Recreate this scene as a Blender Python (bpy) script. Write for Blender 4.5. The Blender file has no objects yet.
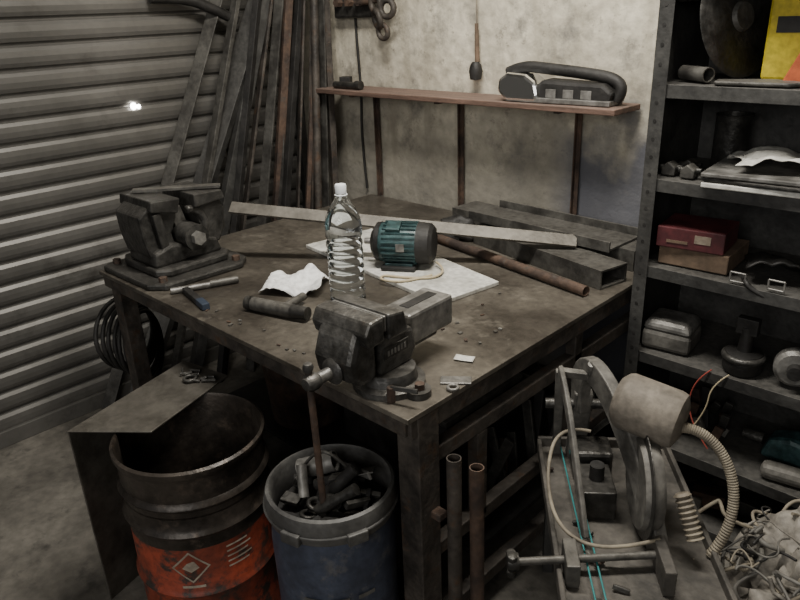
import bpy, bmesh, math, random
from mathutils import Vector, Matrix, noise, Euler
random.seed(7)
scn=bpy.context.scene
COL=bpy.context.collection
M=Matrix.Identity(4)
PARTS=[]
# ---------------------------------------------------------------- materials
def mat(name,c1,c2=None,scale=8,rough=.7,metal=0.0,bump=.15,c3=None,fine=60,detail=8,lo=.38,hi=.62,stretch=None,dust=0.0,dustcol=(.16,.145,.12),c3lo=.55,c3hi=.68,finefac=.5):
    m=bpy.data.materials.new(name); m.use_nodes=True
    nt=m.node_tree; N=nt.nodes; L=nt.links
    b=N['Principled BSDF']
    c2=c2 or tuple(x*.55 for x in c1)
    tc=N.new('ShaderNodeTexCoord'); mp=N.new('ShaderNodeMapping')
    if stretch: mp.inputs['Scale'].default_value=stretch
    L.new(tc.outputs['Object'],mp.inputs['Vector'])
    n1=N.new('ShaderNodeTexNoise'); n1.inputs['Scale'].default_value=scale; n1.inputs['Detail'].default_value=detail; n1.inputs['Roughness'].default_value=.62
    L.new(mp.outputs[0],n1.inputs['Vector'])
    r=N.new('ShaderNodeValToRGB'); r.color_ramp.elements[0].position=lo; r.color_ramp.elements[1].position=hi
    r.color_ramp.elements[0].color=(*c2,1); r.color_ramp.elements[1].color=(*c1,1)
    L.new(n1.outputs['Fac'],r.inputs['Fac'])
    out=r.outputs['Color']
    n2=N.new('ShaderNodeTexNoise'); n2.inputs['Scale'].default_value=fine; n2.inputs['Detail'].default_value=6
    L.new(mp.outputs[0],n2.inputs['Vector'])
    if c3:
        r3=N.new('ShaderNodeValToRGB'); r3.color_ramp.elements[0].position=c3lo; r3.color_ramp.elements[1].position=c3hi
        n3=N.new('ShaderNodeTexNoise'); n3.inputs['Scale'].default_value=scale*2.3; n3.inputs['Detail'].default_value=10; n3.inputs['Roughness'].default_value=.7
        mp2=N.new('ShaderNodeMapping'); mp2.inputs['Location'].default_value=(3.1,7.7,1.3); L.new(mp.outputs[0],mp2.inputs['Vector']); L.new(mp2.outputs[0],n3.inputs['Vector'])
        L.new(n3.outputs['Fac'],r3.inputs['Fac'])
        mx=N.new('ShaderNodeMix'); mx.data_type='RGBA'; L.new(r3.outputs['Color'],mx.inputs[0]); L.new(out,mx.inputs[6]); mx.inputs[7].default_value=(*c3,1)
        out=mx.outputs[2]
    mm=N.new('ShaderNodeMix'); mm.data_type='RGBA'; mm.blend_type='MULTIPLY'; mm.inputs[0].default_value=finefac
    r2=N.new('ShaderNodeValToRGB'); r2.color_ramp.elements[0].position=.3; r2.color_ramp.elements[1].position=.65; r2.color_ramp.elements[0].color=(.35,.35,.35,1)
    L.new(n2.outputs['Fac'],r2.inputs['Fac']); L.new(out,mm.inputs[6]); L.new(r2.outputs['Color'],mm.inputs[7]); out=mm.outputs[2]
    if dust>0:
        g=N.new('ShaderNodeNewGeometry'); s=N.new('ShaderNodeSeparateXYZ'); L.new(g.outputs['Normal'],s.inputs[0])
        mr=N.new('ShaderNodeMapRange'); mr.inputs[1].default_value=.2; mr.inputs[2].default_value=.95; mr.inputs[3].default_value=0; mr.inputs[4].default_value=dust
        L.new(s.outputs['Z'],mr.inputs[0])
        mk=N.new('ShaderNodeMath'); mk.operation='MULTIPLY'; mk2=N.new('ShaderNodeMapRange'); mk2.inputs[1].default_value=.35; mk2.inputs[2].default_value=.65; mk2.inputs[3].default_value=.45; mk2.inputs[4].default_value=1.2
        L.new(n2.outputs['Fac'],mk2.inputs[0]); L.new(mr.outputs[0],mk.inputs[0]); L.new(mk2.outputs[0],mk.inputs[1])
        md=N.new('ShaderNodeMix'); md.data_type='RGBA'; L.new(mk.outputs[0],md.inputs[0]); L.new(out,md.inputs[6]); md.inputs[7].default_value=(*dustcol,1); out=md.outputs[2]
    L.new(out,b.inputs['Base Color'])
    b.inputs['Metallic'].default_value=metal
    rr=N.new('ShaderNodeMapRange'); rr.inputs[3].default_value=max(.05,rough-.12); rr.inputs[4].default_value=min(1,rough+.15); L.new(n1.outputs['Fac'],rr.inputs[0]); L.new(rr.outputs[0],b.inputs['Roughness'])
    if bump>0:
        bp=N.new('ShaderNodeBump'); bp.inputs['Strength'].default_value=bump; bp.inputs['Distance'].default_value=.01
        L.new(n2.outputs['Fac'],bp.inputs['Height']); L.new(bp.outputs[0],b.inputs['Normal'])
    return m
def flat(name,c,rough=.5,metal=0,trans=0,ior=1.45,emit=0):
    m=bpy.data.materials.new(name); m.use_nodes=True; b=m.node_tree.nodes['Principled BSDF']
    b.inputs['Base Color'].default_value=(*c,1); b.inputs['Roughness'].default_value=rough; b.inputs['Metallic'].default_value=metal
    b.inputs['Transmission Weight'].default_value=trans; b.inputs['IOR'].default_value=ior
    if emit: b.inputs['Emission Color'].default_value=(*c,1); b.inputs['Emission Strength'].default_value=emit
    return m
m_steel=mat('dirty_steel',(.125,.12,.108),(.048,.045,.041),10,.5,.4,.2,dust=.4,dustcol=(.175,.163,.142))
m_cast=mat('cast_iron',(.08,.077,.071),(.028,.027,.025),14,.4,.5,.3,dust=.25,dustcol=(.15,.14,.125))
m_castb=mat('vise_cast_iron',(.115,.112,.106),(.036,.034,.031),16,.38,.5,.35,dust=.3,dustcol=(.21,.195,.17),c3=(.085,.06,.045),c3lo=.6,c3hi=.72)
m_dark=mat('black_grime',(.03,.028,.026),(.012,.011,.01),12,.6,.1,.2)
m_rust=mat('rusty_iron',(.12,.075,.052),(.045,.032,.026),12,.75,.2,.3,c3=(.08,.07,.06))
m_rust2=mat('rusty_frame',(.10,.085,.071),(.037,.032,.028),9,.6,.3,.3,c3=(.095,.058,.036))
m_bright=mat('worn_bright_steel',(.42,.41,.39),(.18,.17,.16),18,.35,.8,.1)
m_top=mat('bench_top_steel',(.185,.165,.135),(.062,.053,.043),3.0,.36,.35,.16,c3=(.26,.235,.195),fine=45,c3lo=.56,c3hi=.74,lo=.36,hi=.64)
m_barm=mat('flat_bar_steel',(.15,.138,.118),(.085,.077,.065),10,.45,.5,.08,finefac=.25)
m_wood=mat('old_wood_shelf',(.2,.12,.09),(.09,.055,.04),5,.8,0,.2,stretch=(1,8,8),dust=.3,dustcol=(.24,.19,.16))
m_floor=mat('concrete_floor',(.18,.165,.14),(.075,.068,.058),3,.8,0,.3,c3=(.05,.046,.04),fine=30)
m_shut=mat('shutter_steel',(.165,.158,.146),(.112,.107,.098),1.6,.42,.4,.02,c3=(.088,.083,.075),fine=40,detail=3,finefac=.15)
m_paint=mat('shelving_grey',(.078,.076,.071),(.04,.039,.037),8,.55,.3,.15,dust=.5,dustcol=(.13,.122,.11))
m_box=mat('cardboard',(.2,.135,.09),(.12,.083,.055),8,.9,0,.1)
m_white=mat('dirty_white',(.68,.67,.62),(.42,.41,.37),7,.7,0,.08)
m_paper=mat('white_paper',(.85,.85,.84),(.65,.65,.65),9,.8,0,.05,lo=.2,hi=.5)
m_teal=mat('teal_paint',(.05,.105,.108),(.022,.05,.052),15,.42,.15,.1)
m_alu=mat('cast_aluminium',(.30,.29,.27),(.14,.135,.125),16,.45,.5,.15)
m_beige=mat('dusty_motor_paint',(.245,.215,.175),(.14,.122,.10),12,.7,.1,.15)
m_greyp=mat('dusty_grey_paint',(.19,.18,.16),(.085,.08,.072),12,.6,.2,.15)
m_tray=mat('saw_tray_grime',(.125,.113,.097),(.05,.046,.04),8,.65,.2,.2)
m_ceil=mat('ceiling_concrete',(.26,.24,.21),(.16,.15,.13),4,.9,0,.1)
m_orange=mat('drum_orange',(.34,.06,.028),(.12,.03,.018),6,.5,0,.12,c3=(.045,.033,.027),c3lo=.49,c3hi=.59)
m_drum=mat('drum_black_steel',(.075,.062,.051),(.024,.02,.017),7,.38,.4,.15,c3=(.13,.10,.078),c3lo=.56,c3hi=.72)
m_blue=mat('drum_blue_plastic',(.06,.073,.11),(.032,.038,.058),7,.5,0,.08,c3=(.11,.11,.115))
m_greypl=mat('grey_plastic_rim',(.12,.117,.11),(.055,.053,.051),9,.5,0,.1)
m_label=mat('label_white',(.5,.44,.35),(.25,.2,.15),14,.7,0,.02)
m_maroon=mat('maroon_box_print',(.12,.022,.026),(.065,.013,.016),10,.6,0,.05)
m_yellow=mat('yellow_tin',(.65,.53,.03),(.45,.34,.02),8,.5,0,.05)
m_orng=mat('orange_plastic',(.45,.1,.03),(.25,.05,.02),8,.5,0,.05)
m_sack=mat('sack_plastic',(.30,.275,.235),(.11,.10,.086),14,.7,0,.3)
m_hose=mat('hose_beige',(.31,.27,.2),(.17,.145,.11),12,.7,0,.1)
m_tealw=flat('teal_rod',(.04,.2,.2),.5)
m_redw=flat('red_wire',(.3,.06,.045),.5)
m_yelw=flat('beige_wire',(.45,.38,.25),.5)
m_bluet=flat('blue_tool_paint',(.03,.04,.06),.5)
m_cap=flat('bottle_cap_plastic',(.75,.78,.8),.4)
m_glow=flat('shutter_glow',(1,.97,.9),.5,emit=14)  # self-lit colour standing in for the bright spot on the shutter
m_chrome=flat('polished_steel',(.75,.75,.74),.18,1)
m_pet=flat('pet_plastic',(.90,.96,1),.06,0,1,1.33)
def plaster():
    m=mat('grimy_plaster',(.70,.645,.52),(.45,.41,.325),3.0,.9,0,.6,c3=(.23,.215,.185),fine=22,lo=.36,hi=.6,c3lo=.52,c3hi=.70)
    nt=m.node_tree;N=nt.nodes;L=nt.links;b=N['Principled BSDF']
    src=b.inputs['Base Color'].links[0].from_socket
    tc=N.new('ShaderNodeTexCoord');s=N.new('ShaderNodeSeparateXYZ');L.new(tc.outputs['Object'],s.inputs[0])
    ns=N.new('ShaderNodeTexNoise');ns.inputs['Scale'].default_value=20;ns.inputs['Detail'].default_value=12;ns.inputs['Roughness'].default_value=.8;L.new(tc.outputs['Object'],ns.inputs['Vector'])
    rs=N.new('ShaderNodeMapRange');rs.inputs[1].default_value=.56;rs.inputs[2].default_value=.64;rs.inputs[3].default_value=0;rs.inputs[4].default_value=.7;L.new(ns.outputs['Fac'],rs.inputs[0])
    m0=N.new('ShaderNodeMix');m0.data_type='RGBA';L.new(rs.outputs[0],m0.inputs[0]);L.new(src,m0.inputs[6]);m0.inputs[7].default_value=(.2,.18,.145,1);src=m0.outputs[2]
    # vertical dribble stains
    mp=N.new('ShaderNodeMapping');mp.inputs['Scale'].default_value=(7,1,.8);L.new(tc.outputs['Object'],mp.inputs['Vector'])
    nd=N.new('ShaderNodeTexNoise');nd.inputs['Scale'].default_value=1.6;nd.inputs['Detail'].default_value=6;L.new(mp.outputs[0],nd.inputs['Vector'])
    rd=N.new('ShaderNodeMapRange');rd.inputs[1].default_value=.55;rd.inputs[2].default_value=.75;rd.inputs[3].default_value=0;rd.inputs[4].default_value=.6;L.new(nd.outputs['Fac'],rd.inputs[0])
    m1=N.new('ShaderNodeMix');m1.data_type='RGBA';L.new(rd.outputs[0],m1.inputs[0]);L.new(src,m1.inputs[6]);m1.inputs[7].default_value=(.27,.24,.18,1);src=m1.outputs[2]
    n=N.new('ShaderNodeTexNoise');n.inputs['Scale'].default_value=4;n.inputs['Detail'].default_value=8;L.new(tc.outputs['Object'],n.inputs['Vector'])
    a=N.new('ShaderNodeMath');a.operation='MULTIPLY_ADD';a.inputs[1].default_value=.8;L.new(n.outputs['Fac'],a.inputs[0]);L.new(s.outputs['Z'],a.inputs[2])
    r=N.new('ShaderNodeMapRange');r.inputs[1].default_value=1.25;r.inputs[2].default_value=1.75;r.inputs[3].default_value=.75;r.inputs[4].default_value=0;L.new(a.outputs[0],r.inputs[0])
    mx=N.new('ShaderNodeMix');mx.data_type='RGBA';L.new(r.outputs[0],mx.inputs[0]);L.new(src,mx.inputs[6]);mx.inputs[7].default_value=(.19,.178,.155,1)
    r2=N.new('ShaderNodeMapRange');r2.inputs[1].default_value=-1.0;r2.inputs[2].default_value=-.8;L.new(s.outputs['X'],r2.inputs[0])
    r3=N.new('ShaderNodeMapRange');r3.inputs[1].default_value=0;r3.inputs[2].default_value=.2;r3.inputs[3].default_value=1;r3.inputs[4].default_value=0;L.new(a.outputs[0],r3.inputs[0])
    # dark greyish-blue patch low on the right: object coords are world coords here
    r2.inputs[1].default_value=-1.47;r2.inputs[2].default_value=-1.33
    r3.inputs[1].default_value=1.48;r3.inputs[2].default_value=1.62
    mu=N.new('ShaderNodeMath');mu.operation='MULTIPLY';L.new(r2.outputs[0],mu.inputs[0]);L.new(r3.outputs[0],mu.inputs[1])
    m3=N.new('ShaderNodeMath');m3.operation='MULTIPLY';m3.inputs[1].default_value=.85;L.new(mu.outputs[0],m3.inputs[0])
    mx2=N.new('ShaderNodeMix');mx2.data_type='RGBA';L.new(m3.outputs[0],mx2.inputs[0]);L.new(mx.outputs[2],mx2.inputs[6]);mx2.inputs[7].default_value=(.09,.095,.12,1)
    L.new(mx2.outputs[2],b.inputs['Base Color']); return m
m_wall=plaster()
# ---------------------------------------------------------------- primitives
def finish(bm,name,mt,smooth=False,bevel=0,solid=0,sub=0):
    me=bpy.data.meshes.new(name); bmesh.ops.recalc_face_normals(bm,faces=bm.faces); bm.to_mesh(me); bm.free()
    o=bpy.data.objects.new(name,me); COL.objects.link(o); me.materials.append(mt)
    me.transform(M)
    if smooth:
        for p in me.polygons: p.use_smooth=True
    if solid:
        s=o.modifiers.new('solid','SOLIDIFY'); s.thickness=solid; s.offset=0
    if bevel:
        b=o.modifiers.new('bev','BEVEL'); b.width=bevel; b.segments=2; b.limit_method='ANGLE'; b.angle_limit=math.radians(40)
    PARTS.append(o); return o
def box(n,c,s,mt,rot=(0,0,0),bevel=.003,top=None):
    bm=bmesh.new(); bmesh.ops.create_cube(bm,size=1)
    for v in bm.verts:
        if top and v.co.z>0: v.co.x*=top[0]; v.co.y*=top[1]
        v.co=Vector((v.co.x*s[0],v.co.y*s[1],v.co.z*s[2]))
    bmesh.ops.transform(bm,matrix=Matrix.Translation(c)@Euler(rot).to_matrix().to_4x4(),verts=bm.verts)
    return finish(bm,n,mt,bevel=bevel)
def axis_m(p1,p2):
    p1=Vector(p1);p2=Vector(p2);d=p2-p1
    q=Vector((0,0,1)).rotation_difference(d.normalized()); return Matrix.Translation(p1)@q.to_matrix().to_4x4(),d.length
def lathe(n,prof,mt,p1=(0,0,0),p2=None,seg=32,smooth=True,solid=0,bevel=0):
    bm=bmesh.new(); rings=[]
    for r,z in prof:
        if r<1e-6: rings.append([bm.verts.new((0,0,z))])
        else: rings.append([bm.verts.new((r*math.cos(2*math.pi*i/seg),r*math.sin(2*math.pi*i/seg),z)) for i in range(seg)])
    for a,b in zip(rings,rings[1:]):
        for i in range(seg):
            j=(i+1)%seg
            if len(a)==1 and len(b)==1: continue
            if len(a)==1: bm.faces.new((a[0],b[i],b[j]))
            elif len(b)==1: bm.faces.new((a[i],a[j],b[0]))
            else: bm.faces.new((a[i],a[j],b[j],b[i]))
    T=Matrix.Translation(p1) if p2 is None else axis_m(p1,p2)[0]
    bmesh.ops.transform(bm,matrix=T,verts=bm.verts)
    o=finish(bm,n,mt,smooth=smooth,solid=solid,bevel=bevel)
    if smooth:
        e=o.modifiers.new('es','EDGE_SPLIT'); e.split_angle=math.radians(40)
    return o
def cyl(n,p1,p2,r,mt,r2=None,seg=24):
    L=(Vector(p2)-Vector(p1)).length; r2=r if r2 is None else r2
    return lathe(n,[(0,0),(r,0),(r2,L),(0,L)],mt,p1,p2,seg)
def pipe(n,p1,p2,r,mt,w=.003,seg=24):
    L=(Vector(p2)-Vector(p1)).length
    return lathe(n,[(r-w,0),(r,0),(r,L),(r-w,L),(r-w,0)],mt,p1,p2,seg)
def prism(n,pts,a,b,mt,axis='x',bevel=.004):
    bm=bmesh.new(); f=lambda p,t:{'x':(t,p[0],p[1]),'y':(p[0],t,p[1]),'z':(p[0],p[1],t)}[axis]
    A=[bm.verts.new(f(p,a)) for p in pts];B=[bm.verts.new(f(p,b)) for p in pts]
    bm.faces.new(A);bm.faces.new(B[::-1])
    for i in range(len(pts)):
        j=(i+1)%len(pts); bm.faces.new((A[i],B[i],B[j],A[j]))
    return finish(bm,n,mt,bevel=bevel)
def bar(n,p1,p2,w,t,mt,roll=0,bevel=.002):
    T,L=axis_m(p1,p2); bm=bmesh.new(); bmesh.ops.create_cube(bm,size=1)
    bmesh.ops.transform(bm,matrix=T@Matrix.Rotation(roll,4,'Z')@Matrix.Translation((0,0,L/2))@Matrix.Diagonal((w,t,L,1)),verts=bm.verts)
    return finish(bm,n,mt,bevel=bevel)
def flatbar(n,p1,p2,w,t,mt,tilt=0,bevel=.001):
    p1=Vector(p1);p2=Vector(p2);d=(p2-p1);L=d.length;d.normalize()
    s=d.cross(Vector((0,0,1))).normalized();u=s.cross(d)
    R=Matrix((( s.x,u.x,d.x),(s.y,u.y,d.y),(s.z,u.z,d.z))).to_4x4()
    bm=bmesh.new(); bmesh.ops.create_cube(bm,size=1)
    bmesh.ops.transform(bm,matrix=Matrix.Translation(p1)@R@Matrix.Rotation(math.radians(tilt),4,'Z')@Matrix.Translation((0,0,L/2))@Matrix.Diagonal((w,t,L,1)),verts=bm.verts)
    return finish(bm,n,mt,bevel=bevel)
def ribbon(n,P,w,t,mt,side):
    side=Vector(side).normalized(); bm=bmesh.new(); R=[]
    for i,p in enumerate(P):
        d=(P[min(i+1,len(P)-1)]-P[max(i-1,0)]).normalized(); u=side.cross(d).normalized()
        tt=t if not callable(t) else t(i/(len(P)-1))
        R.append([bm.verts.new(p+side*a*w/2+u*b*tt/2) for a,b in ((-1,-1),(1,-1),(1,1),(-1,1))])
    for A,B in zip(R,R[1:]):
        for i in range(4): bm.faces.new((A[i],A[(i+1)%4],B[(i+1)%4],B[i]))
    bm.faces.new(R[0]);bm.faces.new(R[-1])
    return finish(bm,n,mt,bevel=.004)
def angle_iron(n,p1,p2,w,t,mt,roll=0):
    T,L=axis_m(p1,p2); T=T@Matrix.Rotation(roll,4,'Z'); bm=bmesh.new()
    pts=[(0,0),(w,0),(w,t),(t,t),(t,w),(0,w)]
    A=[bm.verts.new((*p,0)) for p in pts];B=[bm.verts.new((*p,L)) for p in pts]
    bm.faces.new(A);bm.faces.new(B[::-1])
    for i in range(6): j=(i+1)%6; bm.faces.new((A[i],B[i],B[j],A[j]))
    bmesh.ops.transform(bm,matrix=T,verts=bm.verts)
    return finish(bm,n,mt,bevel=.001)
def cable(n,pts,r,mt,cyclic=False):
    cu=bpy.data.curves.new(n,'CURVE'); cu.dimensions='3D'; cu.bevel_depth=r; cu.bevel_resolution=3; cu.resolution_u=10
    s=cu.splines.new('NURBS'); s.points.add(len(pts)-1)
    for i,p in enumerate(pts): s.points[i].co=(*(M@Vector(p)),1)
    s.use_endpoint_u=True; s.order_u=3; s.use_cyclic_u=cyclic
    cu.use_fill_caps=True
    tmp=bpy.data.objects.new(n,cu); COL.objects.link(tmp)
    dg=bpy.context.evaluated_depsgraph_get(); me=bpy.data.meshes.new_from_object(tmp.evaluated_get(dg))
    bpy.data.objects.remove(tmp); o=bpy.data.objects.new(n,me); COL.objects.link(o); me.materials.clear(); me.materials.append(mt)
    for p in me.polygons: p.use_smooth=True
    PARTS.append(o); return o
def torus(n,c,R,r,mt,normal=(0,0,1),seg=28,arc=2*math.pi):
    q=Vector((0,0,1)).rotation_difference(Vector(normal).normalized()).to_matrix().to_4x4()
    bm=bmesh.new(); rs=[]
    full=arc>6.28; k=seg if full else seg+1
    for i in range(k):
        a=arc*i/seg; rs.append([bm.verts.new(((R+r*math.cos(b))*math.cos(a),(R+r*math.cos(b))*math.sin(a),r*math.sin(b))) for b in [2*math.pi*j/10 for j in range(10)]])
    for i in range(k if full else k-1):
        A=rs[i];B=rs[(i+1)%k]
        for j in range(10): bm.faces.new((A[j],B[j],B[(j+1)%10],A[(j+1)%10]))
    if not full: bm.faces.new(rs[0]); bm.faces.new(rs[-1])
    bmesh.ops.transform(bm,matrix=Matrix.Translation(c)@q,verts=bm.verts)
    return finish(bm,n,mt,smooth=True)
def blob(n,c,s,mt,amp=.2,freq=6,sub=4,seed=0,flatz=None,crease=False):
    bm=bmesh.new(); bmesh.ops.create_icosphere(bm,subdivisions=sub,radius=1)
    for v in bm.verts:
        d=v.co.normalized(); k=1+amp*noise.noise(d*freq*.4+Vector((seed,0,0)))+amp*.6*abs(noise.noise(d*freq+Vector((0,seed,0))))
        if crease: k+=amp*.5*abs(noise.noise(d*freq*2.5+Vector((seed,seed,0))))
        co=d*k; v.co=Vector((co.x*s[0],co.y*s[1],co.z*s[2]))
        if flatz is not None and v.co.z<flatz: v.co.z=flatz
        v.co+=Vector(c)
    return finish(bm,n,mt,smooth=True)
def sheet(n,c,sx,sy,mt,nx=24,ny=24,amp=.02,freq=6,rot=0,seed=0,th=.002):
    bm=bmesh.new(); g=[]
    R=Matrix.Rotation(rot,4,'Z')
    for i in range(nx+1):
        row=[]
        for j in range(ny+1):
            x=(i/nx-.5)*sx;y=(j/ny-.5)*sy
            h=amp*(.5+noise.noise(Vector((x*freq,y*freq,seed)))+.5*abs(noise.noise(Vector((x*freq*2.5,y*freq*2.5,seed+3)))))
            ex=.12*sx*noise.noise(Vector((y*8,seed,1)));ey=.12*sy*noise.noise(Vector((x*8,seed,5)))
            row.append(bm.verts.new(Vector(c)+R@Vector((x+ex,y+ey,max(.001,h)))))
        g.append(row)
    for i in range(nx):
        for j in range(ny): bm.faces.new((g[i][j],g[i+1][j],g[i+1][j+1],g[i][j+1]))
    return finish(bm,n,mt,smooth=True,solid=th)
def group(name,loc=None):
    global PARTS
    ps=PARTS; PARTS=[]
    if len(ps)==1:
        ps[0].name=name; ps[0].data.name=name; return ps[0]
    e=bpy.data.objects.new(name,None); COL.objects.link(e); e.empty_display_size=.1
    pts=[v.co for o in ps for v in list(o.data.vertices)[:8]]
    loc=sum(pts,Vector())/len(pts)
    e.location=loc
    for o in ps:
        o.parent=e; o.matrix_parent_inverse=Matrix.Translation(-Vector(loc))
    return e
def setM(loc=(0,0,0),rz=0,rx=0,ry=0,sc=1):
    global M
    M=Matrix.Translation(loc)@Matrix.Rotation(rz,4,'Z')@Matrix.Rotation(ry,4,'Y')@Matrix.Rotation(rx,4,'X')@Matrix.Scale(sc,4)
def resetM():
    global M; M=Matrix.Identity(4)
D=math.radians
# ================================================================ ROOM
box('floor',(-.5,-.2,-.05),(5.2,5.3,.1),m_floor,bevel=0); group('floor')
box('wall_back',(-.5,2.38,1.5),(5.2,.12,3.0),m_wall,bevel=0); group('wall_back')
box('wall_left',(-3.06,-2.0,1.5),(.12,1.6,3.0),m_wall,bevel=0); group('wall_left')
box('wall_right',(2.06,-.2,1.5),(.12,5.2,3.0),m_wall,bevel=0); group('wall_right')
box('ceiling',(-.5,-.2,3.05),(5.2,5.3,.1),m_ceil,bevel=0); group('ceiling')
z=.06; prof=[]
while z<2.95:
    prof+=[(-.004,z),(.006,z+.006),(.011,z+.020),(.012,z+.040),(.010,z+.060),(.002,z+.073),(-.008,z+.077),(-.008,z+.083)]
    z+=.088
Y0,Y1=-1.2,2.28
bm=bmesh.new()
A=[bm.verts.new((-2.955+p[0],Y0,p[1])) for p in prof];B=[bm.verts.new((-2.955+p[0],Y1,p[1])) for p in prof]
for i in range(len(prof)-1): bm.faces.new((A[i],B[i],B[i+1],A[i+1]))
finish(bm,'slats',m_shut,solid=.002)
box('bottom_bar',(-2.95,(Y0+Y1)/2,.035),(.04,Y1-Y0,.07),m_shut)
box('guide_rail',(-2.95,Y0-.02,1.5),(.08,.05,3.0),m_paint)
box('guide_rail_far',(-2.95,Y1+.01,1.5),(.08,.04,3.0),m_paint)
lathe('light_gap',[(0,.0),(.015,0)],m_glow,(-2.9405,1.42,1.283),(-2.9,1.42,1.283),20)  # glowing discs added as the bright spot; the slats have no opening here
lathe('glow_disc_b',[(0,.0),(.010,0)],m_glow,(-2.9405,1.442,1.279),(-2.9,1.442,1.279),16)
group('door_1')
# ================================================================ WORKBENCH
x0,x1,y0,y1=-2.43,-.915,.935,2.29
box('top_plate',((x0+x1)/2,(y0+y1)/2,.793),(x1-x0,y1-y0,.014),m_top,bevel=.002)
box('front_apron',((x0+x1)/2,y0+.02,.765),(x1-x0-.03,.03,.042),m_rust2)
box('right_apron',(x1-.02,(y0+y1)/2,.76),(.03,y1-y0-.03,.05),m_rust2)
box('left_apron',(x0+.03,(y0+y1)/2,.76),(.03,y1-y0-.03,.05),m_rust2)
for i,(x,y,w) in enumerate([(-.952,1.005,.07),(-2.37,.985,.06),(-.965,2.24,.06),(-2.37,2.24,.06)]):
    box('leg_%d'%i,(x,y,.393),(w,w,.786),m_rust2)
box('leg_tab',(-.905,1.02,.50),(.03,.03,.02),m_rust)
box('rail_upper_right',(-.945,1.61,.645),(.035,1.2,.04),m_rust2)
box('rail_mid_right',(-.945,1.61,.36),(.035,1.2,.04),m_rust2)
box('rail_low_right',(-.945,1.61,.12),(.035,1.2,.04),m_rust2)
box('strut_a',(-.945,1.22,.49),(.035,.04,.27),m_rust2)
box('strut_b',(-.945,1.68,.40),(.035,.04,.72),m_rust2)
box('rail_front_low',(-1.68,1.10,.09),(1.33,.035,.035),m_rust2)
box('rail_back_low',(-1.68,2.24,.2),(1.33,.04,.04),m_rust2)
box('under_shelf',(-1.68,1.75,.14),(1.36,.95,.015),m_dark)
pipe('side_pipe_a',(-.868,1.035,0),(-.878,1.045,.66),.018,m_rust2)
pipe('side_pipe_b',(-.838,1.088,0),(-.85,1.095,.62),.018,m_rust)
group('workbench')
# ================================================================ BENCH VISE
setM((-1.095,1.025,.80),D(3),sc=.95)
lathe('swivel_base',[(0,0),(.092,0),(.092,.016),(.074,.022),(.068,.05),(0,.05)],m_castb,(.035,0,0))
for s in(-1,1):
    cyl('lug_%d'%s,(.035+s*.095,0,0),(.035+s*.095,0,.018),.032,m_castb); cyl('bolt_%d'%s,(.035+s*.10,0,.018),(.035+s*.10,0,.033),.013,m_rust,seg=6)
cyl('lock_bolt',(.10,-.065,.0),(.10,-.065,.04),.011,m_rust,seg=6)
bar('lock_lever',(.10,-.065,.038),(.17,-.05,.045),.012,.008,m_cast)
prism('fixed_body',[(-.055,.045),(.06,.045),(.085,.08),(.07,.14),(.03,.15),(.005,.20),(-.05,.212),(-.055,.16)],-.058,.062,m_castb,bevel=.012)
prism('fixed_jaw',[(-.052,.155),(.018,.155),(.004,.213),(-.052,.222)],-.092,.092,m_castb,bevel=.006)
box('fixed_jaw_plate',(0,-.057,.198),(.17,.008,.04),m_alu)
prism('moving_jaw',[(-.068,.212),(-.068,.05),(-.12,.05),(-.15,.07),(-.158,.12),(-.14,.17),(-.118,.21),(-.10,.218)],-.064,.064,m_castb,bevel=.014)
prism('moving_jaw_head',[(-.068,.222),(-.068,.16),(-.118,.155),(-.13,.19),(-.112,.22)],-.092,.092,m_castb,bevel=.007)
box('moving_jaw_plate',(0,-.0655,.198),(.17,.006,.04),m_alu)
box('slide_beam',(0,.03,.097),(.07,.34,.075),m_castb,bevel=.006)
box('slide_tail',(.0,.16,.12),(.10,.18,.085),m_alu,bevel=.008)
box('slide_slot',(.0,.165,.163),(.03,.12,.003),m_dark)
box('name_plate',(.0635,0,.105),(.004,.09,.032),m_cast,bevel=.004)
for k in range(6): box('raised_letter_%d'%k,(.066,-.03+.012*k,.105),(.002,.006,.014),m_alu,bevel=0)
cyl('screw',(0,-.14,.09),(0,-.215,.09),.015,m_bright)
lathe('screw_collar',[(0,0),(.03,0),(.034,.012),(.022,.022),(0,.022)],m_castb,(0,-.145,.09),(0,-.18,.09))
lathe('screw_head',[(0,0),(.018,0),(.021,.008),(.021,.026),(.014,.036),(0,.036)],m_castb,(0,-.205,.09),(0,-.25,.09))
cyl('handle',(-.008,-.222,.12),(.0,-.222,-.26),.0085,m_rust)
lathe('handle_knob_a',[(0,-.013),(.010,-.01),(.0135,0),(.010,.01),(0,.013)],m_castb,(-.008,-.222,.125))
lathe('handle_knob_b',[(0,-.013),(.009,-.01),(.013,0),(.009,.01),(0,.013)],m_castb,(.0,-.222,-.265))
resetM(); group('bench_vise')
# ================================================================ LEVER SHEAR (left)
setM((-2.235,1.14,.80))
prism('base_foot',[(-.19,-.17),(-.17,-.195),(.14,-.19),(.19,-.15),(.2,.14),(.15,.19),(-.17,.2),(-.19,.15)],0,.022,m_cast,'z',bevel=.006)
prism('base_step',[(-.15,-.12),(-.11,-.14),(.11,-.14),(.14,-.1),(.14,.12),(.1,.15),(-.12,.15),(-.15,.1)],.022,.05,m_cast,'z',bevel=.008)
prism('saddle',[(-.13,.05),(.13,.05),(.115,.10),(.05,.12),(0,.105),(-.06,.12),(-.125,.1)],-.09,.1,m_cast,bevel=.01)
prism('near_jaw',[(-.13,.08),(-.03,.09),(-.04,.15),(-.015,.2),(-.01,.255),(-.10,.262),(-.15,.225),(-.145,.15)],-.095,.075,m_cast,bevel=.008)
prism('near_jaw_cap',[(-.02,.22),(-.005,.268),(-.11,.275),(-.115,.24)],-.12,.1,m_cast,bevel=.004)
box('near_jaw_rib',(.078,-.085,.16),(.03,.03,.14),m_cast,rot=(.12,0,0))
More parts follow.
